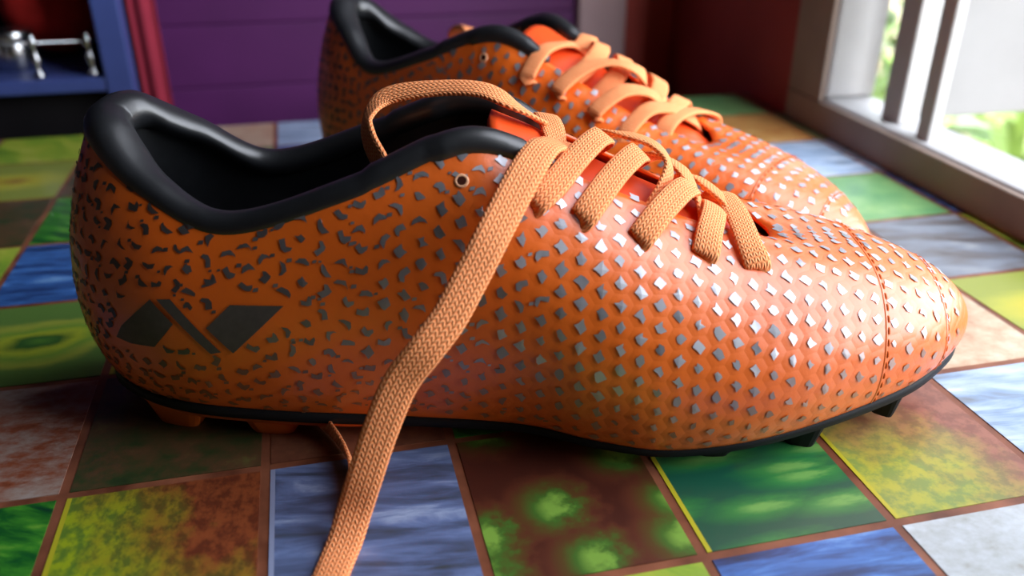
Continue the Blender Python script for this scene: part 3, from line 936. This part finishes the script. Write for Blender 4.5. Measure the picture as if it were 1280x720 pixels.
def fleck(p, n, up, heel, fade, ang=None, size=1.0, square=False):
    n = n.normalized()
    t1 = up.cross(n).normalized(); t2 = n.cross(t1)
    base = len(fl_v)
    def put(pts, lift):
        b0 = len(fl_v)
        for (a, c, l) in pts:
            fl_v.append(p + t1 * a + t2 * c + n * (lift + l)); fl_fade.append(fade)
        fl_f.append(tuple(range(b0, b0 + len(pts))))
    j = lambda s: rf.uniform(-s, s)
    if heel < rf.random() or square:
        k = size * rf.uniform(.85, 1.12)
        w_, h_ = .0017 * k, .0021 * k
        if square: w_, h_ = .0015, .0015
        sk = .0005
        q5 = [(-w_ + j(.0005), sk + j(.0005)), (-w_ * .45 + j(.0004), -h_ * .5 + j(.0004)), (-.0001 + j(.0005), -h_ + j(.0004)), (w_ + j(.0005), -sk + j(.0005)), (w_ * .5 + j(.0004), h_ * .45 + j(.0005)), (.0002 + j(.0006), h_ + j(.0004)), (-w_ * .55 + j(.0004), h_ * .5 + j(.0004))]
        b0 = len(fl_v)
        tl1, tl2 = j(.07), j(.07)
        for a, c in q5 + [(j(.0005), j(.0005))]:
            fl_v.append(p + t1 * a + t2 * c + n * (.00027 + a * tl1 + c * tl2 + (rf.uniform(-.00004, .00010) if (a, c) not in q5 else 0))); fl_fade.append(fade)
        for q_ in range(7):
            fl_f.append((b0 + 7, b0 + q_, b0 + (q_ + 1) % 7))
    else:
        a = ang if ang is not None else rf.uniform(0, PI)
        ca, sa = math.cos(a), math.sin(a)
        l, w_ = .0021 * size * rf.uniform(.8, 1.1), .00085 * rf.uniform(.8, 1.2)
        rot = lambda x, y: (x * ca - y * sa, x * sa + y * ca)
        bend = rf.uniform(.0004, .0013) * rf.choice((-1, 1))
        quad = [(-l, -w_ + bend), (0.0, -w_), (l * .6, -w_ * .9), (l, bend - .0001), (l * .8, w_ + bend), (l * .1, w_ * .9), (-l * .7, w_ + bend)]
        put([(*rot(x + j(.0002), y + j(.0002)), j(.00004)) for x, y in quad], .00022)
        if rf.random() < .6:
            ox, oy = rot(l * rf.choice((-1.35, 1.35)), rf.uniform(-.0011, .0011))
            sz = rf.uniform(.0005, .0009)
            put([(ox - sz, oy - sz * .7, 0), (ox + sz * .8, oy - sz * .5, 0), (ox + sz, oy + sz * .8, 0), (ox - sz * .6, oy + sz * .6, 0)], .00022)
LOGO = ([(.0208, .0381), (.0238, .0428), (.0297, .0482), (.0352, .0530), (.0415, .0460), (.0341, .0376), (.0259, .0372)],
        [(.0373, .0532), (.0415, .0536), (.0548, .0375), (.0515, .0368)],
        [(.0593, .0527), (.0750, .0529), (.0584, .0373), (.0514, .0453)])
def in_logo(p, side):
    if side > 0 or p.x > .08: return False
    for poly in LOGO:
        ins = False; n_ = len(poly); dmin = 1.0
        for q in range(n_):
            (x1, z1), (x2, z2) = poly[q], poly[(q + 1) % n_]
            if (z1 > p.z) != (z2 > p.z) and p.x < (x2 - x1) * (p.z - z1) / (z2 - z1) + x1: ins = not ins
            ex, ez = x2 - x1, z2 - z1
            t = max(0, min(1, ((p.x - x1) * ex + (p.z - z1) * ez) / (ex * ex + ez * ez)))
            dmin = min(dmin, math.hypot(p.x - x1 - t * ex, p.z - z1 - t * ez))
        if ins or dmin < .0030: return True
    return False
A_, B_ = .0056, .0063
XS0 = 0.048
for side in (-1, 1):
    i = 0
    x = XS0
    while x < 0.287:
        pts = section(x, side)
        i += 1
        if len(pts) > 4:
            for p, n, V in along(pts, .0035 + (B_ / 2 if i % 2 else 0), B_):
                heel = max(0, min(1, (.155 - x) / .06))
                if in_logo(p, side): continue
                fade = max(0, min(1, (.031 - V) / .022)) * .85
                rx, rz = round((x - XS0) / (3 * A_)), round(V / (2 * B_))
                cx_, cz_ = XS0 + rx * 3 * A_, (rz + (.5 if rx % 2 else 0)) * 2 * B_
                dx, dz = x - cx_, V - cz_
                dd = math.hypot(dx, dz)
                ang = math.atan2(dz, dx) + PI / 2 + rf.uniform(-.5, .5)
                p2 = p
                if heel > .3:
                    p2 = p + (Vector((1, 0, 0)) - n * n.x) * rf.uniform(-.0008, .0008) * heel
                fleck(p2, n, Vector((0, 0, 1)) if abs(n.z) < .9 else Vector((0, -side, .2)), heel, fade, ang, (0.92 if x > .17 else 1.03) * (1 - .22 * fade), square=heel > .5 and dd < .002)
        x += A_
# lattice coordinates on the upper (x along the boot, arc length up from the sole)
SX = np.arange(.0, .300, .004)
TABS = {}
for side in (-1, 1):
    for k, x_ in enumerate(SX):
        pts = section(float(x_), side)
        if len(pts) < 3:
            TABS[side, k] = None; continue
        o_ = Vector((float(x_), ctr_y(x_), .031))
        an = [math.atan2(p.z - .031, side * (p.y - o_.y)) for p, n in pts]
        ac = np.concatenate([[0], np.cumsum([(pts[q + 1][0] - pts[q][0]).length for q in range(len(pts) - 1)])])
        TABS[side, k] = (np.array(an), ac)
uvl = upper.data.uv_layers.new(name='UVMap')
vuv = []
for v in upper.data.vertices:
    x_, y_, z_ = v.co
    cy = ctr_y(x_)
    side = -1 if y_ < cy else 1
    a_ = math.atan2(z_ - .031, side * (y_ - cy))
    f_ = max(0, min(len(SX) - 1.001, x_ / .004)); k = int(f_); f_ -= k
    vals = []
    for kk, w_ in ((k, 1 - f_), (k + 1, f_)):
        t_ = TABS.get((side, kk))
        if t_ is not None: vals.append((np.interp(a_, t_[0], t_[1]), w_ + 1e-6))
    V_ = sum(q * w_ for q, w_ in vals) / sum(w_ for q, w_ in vals) if vals else z_
    vuv.append((x_ - XS0, V_ - .0035 - B_ / 2))
for lp in upper.data.loops:
    uvl.data[lp.index].uv = vuv[lp.vertex_index]
# heel wrap
i = 0
z = .016
while z < .094:
    o = Vector((XS0, 0, z))
    prev = None; pts = []
    for a in np.linspace(-91, 91, 220):
        ar = math.radians(a)
        h = hit(o, (-math.cos(ar), math.sin(ar), 0))
        if h is None: 
            pts.append(None); continue
        p, n = h
        if n.dot(p - o) < 0: n = -n
        pts.append((p, n))
    i += 1
    segs = []; cur = []
    for q in pts + [None]:
        if q is None:
            if len(cur) > 2: segs.append(cur)
            cur = []
        else: cur.append(q)
    for sg in segs:
        for p, n, V in along(sg, .002 + (A_ / 2 if i % 2 else 0), A_ * 1.02):
            if in_logo(p, -1 if p.y < 0 else 1): continue
            top = BVH.ray_cast(p + Vector((0, 0, .0)) + n * .0, Vector((0, 0, 1)), .1)
            fade = max(0, min(1, (.036 - z) / .014)) * .8
            sq = (i % 4 == 0) and rf.random() < .33
            tj = Vector((0, 0, 1)).cross(n).normalized()
            fleck(p + tj * rf.uniform(-.0007, .0007), n, Vector((0, 0, 1)), 1.0, fade, None, 0.92, square=sq)
    z += B_ * .82
fo = obj('silver_flecks', fl_v, fl_f, M_flake, boot)
fo['kind'] = 'stuff'
ca_ = fo.data.attributes.new('fade', 'FLOAT', 'POINT')
ca_.data.foreach_set('value', fl_fade)
cb_ = fo.data.attributes.new('tone', 'FLOAT', 'POINT')
cb_.data.foreach_set('value', [max(0.0, min(1.0, (v.x - .03) / .15)) for v in fl_v])

# ---------------- seams over the toe
def seam(x):
    dashes_v, dashes_f, gro = [], [], []
    full = [(p, n) for p, n in section(x, -1)]
    other = [(p, n) for p, n in section(x, 1)]
    poly = full + other[::-1]
    poly = [q for k, q in enumerate(poly) if k == 0 or (q[0] - poly[k - 1][0]).length > 1e-5]
    # groove welt
    v, f = [], []
    for p, n in poly:
        c = p + n * .00005
        for dx, dn in ((-.0007, -.0002), (-.0003, .00018), (.0003, .00008), (.0006, -.0002)):
            v.append(c + Vector((dx, 0, 0)) + n * dn)
    for k in range(len(poly) - 1):
        for q in range(3):
            f.append((k * 4 + q, k * 4 + q + 1, k * 4 + 4 + q + 1, k * 4 + 4 + q))
    obj('toe_seam', v, f, M_upper, boot, True)
    v, f = [], []
    for p, n, V in along(poly, .002, .0036):
        t = None
        k = min(range(len(poly)), key=lambda q: (poly[q][0] - p).length)
        a, b = poly[max(0, k - 1)][0], poly[min(len(poly) - 1, k + 1)][0]
        t = (b - a).normalized()
        s = t.cross(n).normalized()
        base = len(v)
        for l in (-.0011, -.0006, .0006, .0011):
            hgt = .00055 if abs(l) < .001 else .0
            for a_ in range(5):
                an = PI * a_ / 4
                v.append(p + t * l + s * (.0008 + .0004 * math.cos(an)) + n * (.0004 * math.sin(an) * (hgt > 0) + .0001))
        for q in range(3):
            for a_ in range(4):
                f.append((base + q * 5 + a_, base + q * 5 + a_ + 1, base + q * 5 + 6 + a_, base + q * 5 + 5 + a_))
    st = obj('toe_stitching', v, f, M_thread, boot, True)
    st['kind'] = 'stuff'
seam(.2525)
seam(.2768)

# ---------------- logo on the outer heel side (three printed blades, draped on the upper)
def drape_poly(name, poly, mat, lift=.00035, res=.0011):
    bm = bmesh.new()
    vs = [bm.verts.new((x, 0, z)) for x, z in poly]
    bm.faces.new(vs)
    xs = [p[0] for p in poly]; zs = [p[1] for p in poly]
    for k in range(int((max(xs) - min(xs)) / res)):
        bmesh.ops.bisect_plane(bm, geom=bm.verts[:] + bm.edges[:] + bm.faces[:], plane_co=(min(xs) + (k + .5) * res, 0, 0), plane_no=(1, 0, 0))
    for k in range(int((max(zs) - min(zs)) / res)):
        bmesh.ops.bisect_plane(bm, geom=bm.verts[:] + bm.edges[:] + bm.faces[:], plane_co=(0, 0, min(zs) + (k + .5) * res), plane_no=(0, 0, 1))
    for v in bm.verts:
        r = BVH.ray_cast(Vector((v.co.x, -.12, v.co.z)), Vector((0, 1, 0)), .2)
        if r[0] is not None:
            n = r[1] if r[1].y < 0 else -r[1]
            v.co = r[0] + n * lift
    return bm_obj(name, bm, mat, boot, True)
for poly in LOGO:
    drape_poly('logo_blade', poly, M_logo)

# ---------------- laces
def ribbon(name, pts, parent, width=.0083, thick=.0016, per=10, label=None):
    P = catmull([p for p, n in pts], per)
    Nn = catmull([n for p, n in pts], per)
    T = np.gradient(P, axis=0)
    T /= np.linalg.norm(T, axis=1)[:, None] + 1e-12
    s = np.concatenate([[0], np.cumsum(np.linalg.norm(np.diff(P, axis=0), axis=1))])
    W = np.cross(T, Nn); W /= np.linalg.norm(W, axis=1)[:, None] + 1e-12
    N2 = np.cross(W, T)
    prof = [(-1, 0), (-.92, .7), (-.6, 1), (0, 1.05), (.6, 1), (.92, .7), (1, 0), (.92, -.7), (.6, -1), (0, -1.05), (-.6, -1), (-.92, -.7)]
    rows = [[P[i] + W[i] * a * width / 2 + N2[i] * b * thick / 2 for a, b in prof] for i in range(len(P))]
    v, f = loft(rows, True, (True, True))
    o = obj(name, v, f, M_lace, parent, True)
    uvl = o.data.uv_layers.new(name='UVMap')
    K = len(prof)
    us = [(a + 1) / 2 for a, b in prof]
    for poly in o.data.polygons:
        for li in poly.loop_indices:
            vi = o.data.loops[li].vertex_index
            uvl.data[li].uv = (us[vi % K], s[vi // K])
    return o
UPL, UPC, UPM = (0, -.75, .65), (.1, -.25, .95), (.1, .6, .8)
EYE = [(.1469, -.0304, .0817), (.1606, -.0298, .0772), (.1774, -.0296, .0709), (.1968, -.0275, .0649), (.2127, -.0269, .0607)]
# crossings that start in the outer eyelets
ribbon('lace', [((.1462, -.0285, .0790), UPL), ((.1474, -.0314, .0822), UPL), ((.1525, -.0270, .0856), (.1, -.75, .65)), ((.1592, -.0165, .0898), (.05, -.6, .8)), ((.1655, -.0060, .0921), (.2, -.3, .93)),
                ((.1690, .0010, .0912), (.6, .2, .75)), ((.1680, .0100, .0860), (.5, .6, .6)), ((.1640, .0190, .0800), UPM)], boot)
ribbon('lace', [((.1597, -.0280, .0744), UPL), ((.1608, -.0314, .0777), UPL), ((.1650, -.0265, .0817), (.1, -.75, .65)), ((.1711, -.0165, .0854), (.05, -.6, .8)), ((.1775, -.0060, .0872), (.3, -.3, .9)),
                ((.1806, .0010, .0856), (.7, .2, .65)), ((.1790, .0100, .0800), (.5, .6, .6)), ((.1760, .0180, .0745), UPM)], boot)
ribbon('lace', [((.1767, -.0280, .0682), UPL), ((.1776, -.0312, .0715), UPL), ((.1835, -.0245, .0762), (.1, -.75, .65)), ((.1905, -.0145, .0786), (.2, -.5, .85)), ((.1950, -.0070, .0778), (.5, -.1, .85)),
                ((.1965, .0010, .0740), (.6, .3, .7)), ((.1950, .0110, .0690), UPM)], boot)
ribbon('lace', [((.1963, -.0260, .0622), UPL), ((.1968, -.0292, .0655), UPL), ((.1990, -.0225, .0694), (.1, -.7, .7)), ((.2022, -.0125, .0710), (.3, -.4, .85)), ((.2040, -.0040, .0700), (.4, .0, .9)),
                ((.2050, .0060, .0665), UPM), ((.2050, .0130, .0620), UPM)], boot)
ribbon('lace', [((.2125, -.0250, .0580), UPL), ((.2126, -.0284, .0612), UPL), ((.2112, -.0225, .0654), (.1, -.7, .7)), ((.2102, -.0085, .0692), (.1, -.35, .93)), ((.2092, .0050, .0700), (.1, .1, .97)),
                ((.2085, .0140, .0672), UPM), ((.2085, .0190, .0610), UPM)], boot)
# crossings that start in the inner eyelets, loop over the throat and dive under the outer flap
SK = (.6, -.3, .7)
ribbon('lace', [((.1500, .0262, .0805), UPM), ((.1500, .0295, .0838), UPM), ((.1510, .0190, .0925), UPM), ((.1530, .0050, .0930), UPC), ((.1543, -.0080, .0888), SK), ((.1560, -.0160, .0822), SK)], boot, .0078)
ribbon('lace', [((.1650, .0255, .0760), UPM), ((.1650, .0290, .0795), UPM), ((.1700, .0190, .0865), UPM), ((.1765, .0100, .0888), (.1, .1, 1)), ((.1850, .0040, .0872), (.5, -.1, .85)), ((.1891, -.0020, .0825), (.9, -.2, .4)), ((.1866, -.0085, .0772), (.85, -.4, .2)), ((.1826, -.0150, .0725), (.7, -.5, .3)), ((.1815, -.0190, .0680), SK)], boot, .0078)
ribbon('lace', [((.1830, .0250, .0695), UPM), ((.1830, .0285, .0730), UPM), ((.1885, .0170, .0795), UPM), ((.1945, .0070, .0785), (.4, 0, .9)), ((.1985, -.0010, .0730), (.8, -.2, .5)), ((.2000, -.0085, .0680), (.8, -.4, .3)), ((.2005, -.0135, .0625), SK)], boot, .0078)
ribbon('lace', [((.1970, .0240, .0625), UPM), ((.1970, .0272, .0660), UPM), ((.2000, .0150, .0730), UPM), ((.2045, .0050, .0725), (.4, 0, .9)), ((.2090, -.0025, .0690), (.7, -.2, .6)), ((.2118, -.0100, .0640), (.7, -.4, .4)), ((.2122, -.0145, .0585), SK)], boot, .0078)
E0 = [(.1266, -.0299, .0877)]
def eyelet(e, r=.0016):
    loc, nrm, _, _ = BVH.find_nearest(Vector(e))
    if nrm.y * e[1] < 0: nrm = -nrm
    q = nrm.to_track_quat('Z', 'Y')
    bm = bmesh.new()
    for k in range(20):
        for m in range(8):
            a, c = 2 * PI * k / 20, 2 * PI * m / 8
            bm.verts.new(((r + .0005 * math.cos(c)) * math.cos(a), (r + .0005 * math.cos(c)) * math.sin(a), .0004 * math.sin(c)))
    bm.verts.ensure_lookup_table()
    for k in range(20):
        for m in range(8):
            bm.faces.new([bm.verts[i_] for i_ in (k * 8 + m, ((k + 1) % 20) * 8 + m, ((k + 1) % 20) * 8 + (m + 1) % 8, k * 8 + (m + 1) % 8)])
    o = bm_obj('eyelet', bm, M_ring, boot, True)
    o.location = loc; o.rotation_euler = q.to_euler()
    h_ = bm_obj('eyelet_hole', lathe([(r, .00015), (r * .9, .0003)], 18), M_hole, o)
eyelet(E0[0])
eyelet((.1266, .0300, .0885))

# ---------------- second boot: mirrored copy of every part
boot2 = empty('football_boot', (0, 0, 0), 0.0)
tag(boot2, 'orange football boot behind, partly hidden by the nearer boot', 'football boot', 'pair of football boots')
for ch in list(boot.children):
    c = ch.copy(); C.objects.link(c); c.parent = boot2
    for g2 in ch.children:
        d = g2.copy(); C.objects.link(d); d.parent = c
yaw2 = math.radians(-34.6)
boot2.scale = (1, -1, 1)
boot2.rotation_euler = (0, 0, yaw2)
boot2.location = (-.100, .479, 0)

# ---------------- loose lace ends
FR = (.1, -1, .25)
ribbon('lace', [((.1560, .0040, .0880), (.3, .5, .8)), ((.1548, -.0050, .0905), (.3, .0, .95)), ((.1522, -.0125, .0928), (.1, -.3, .95)), ((.1490, -.0205, .0938), (0, -.6, .8)), ((.1439, -.0320, .0900), (0, -.85, .5)), ((.1363, -.0450, .0795), FR), ((.1300, -.0520, .0691), FR),
                ((.1237, -.0580, .0591), FR), ((.1174, -.0620, .0517), FR), ((.1108, -.0640, .0430), FR), ((.1051, -.0680, .0303), (.1, -1, .3)), ((.1004, -.0720, .0172), (.1, -1, .4)),
                ((.0972, -.0745, .0078), (.1, -.9, .6)), ((.0952, -.0800, .0024), (.05, -.4, 1)), ((.0936, -.0893, .0012), (0, -.1, 1)), ((.0930, -.0988, .0012), (0, 0, 1)), ((.0960, -.1120, .0012), (0, 0, 1)), ((.1030, -.1300, .0012), (0, 0, 1))],
       boot, .0098, .0017, 12)
ribbon('lace', [((.1500, .0040, .0945), (.2, .2, .95)), ((.1406, .0010, .1010), (.2, -.1, .95)), ((.1308, .0050, .1045), (0, -.3, .95)), ((.1156, .0100, .1035), (0, -.4, .9)), ((.1010, .0120, .1005), (-.3, -.5, .8)), ((.0959, .0050, .0950), (-.8, -.5, .3)),
                ((.0971, -.0020, .0908), (-.7, -.7, .1)), ((.1013, -.0090, .0851), (-.6, -.8, .1)), ((.1035, -.0110, .0780), (-.6, -.8, 0)), ((.1040, -.0090, .0600), (-.6, -.8, 0)), ((.1030, -.0060, .0300), (-.6, -.8, 0))], boot, .0078)
ribbon('lace', [((.0560, .0300, .0055), (.7, -.7, 0)), ((.0700, -.0050, .0050), (.8, .5, 0)), ((.0755, -.0225, .0048), (.8, .4, .05)), ((.0825, -.0315, .0046), (.8, .4, .1)), ((.0900, -.0440, .0046), (.9, .35, .2)), ((.0945, -.0560, .0040), (.9, .2, .4)), ((.0970, -.0700, .0025), (.5, 0, .9))], boot, .0080, .0014)
# second boot: lace end lying along its inner side and back into the collar (boot coordinates)
ribbon('lace', [((.1560, -.0040, .0900), UPC), ((.1520, -.0180, .0925), (0, -.5, .8)), ((.1430, -.0330, .0850), FR), ((.1200, -.0450, .0740), (0, -.8, .6)), ((.0900, -.0480, .0700), (0, -.8, .6)), ((.0640, -.0470, .0710), (-.1, -.8, .6)), ((.0540, -.0440, .0770), (-.4, -.6, .5)),
                ((.0620, -.0370, .0835), (0, -.6, .8)), ((.0760, -.0270, .0870), (0, -.3, .9)), ((.0880, -.0150, .0830), (.2, -.2, .9)), ((.0960, -.0050, .0700), (.7, 0, .5))], boot2, .0086)
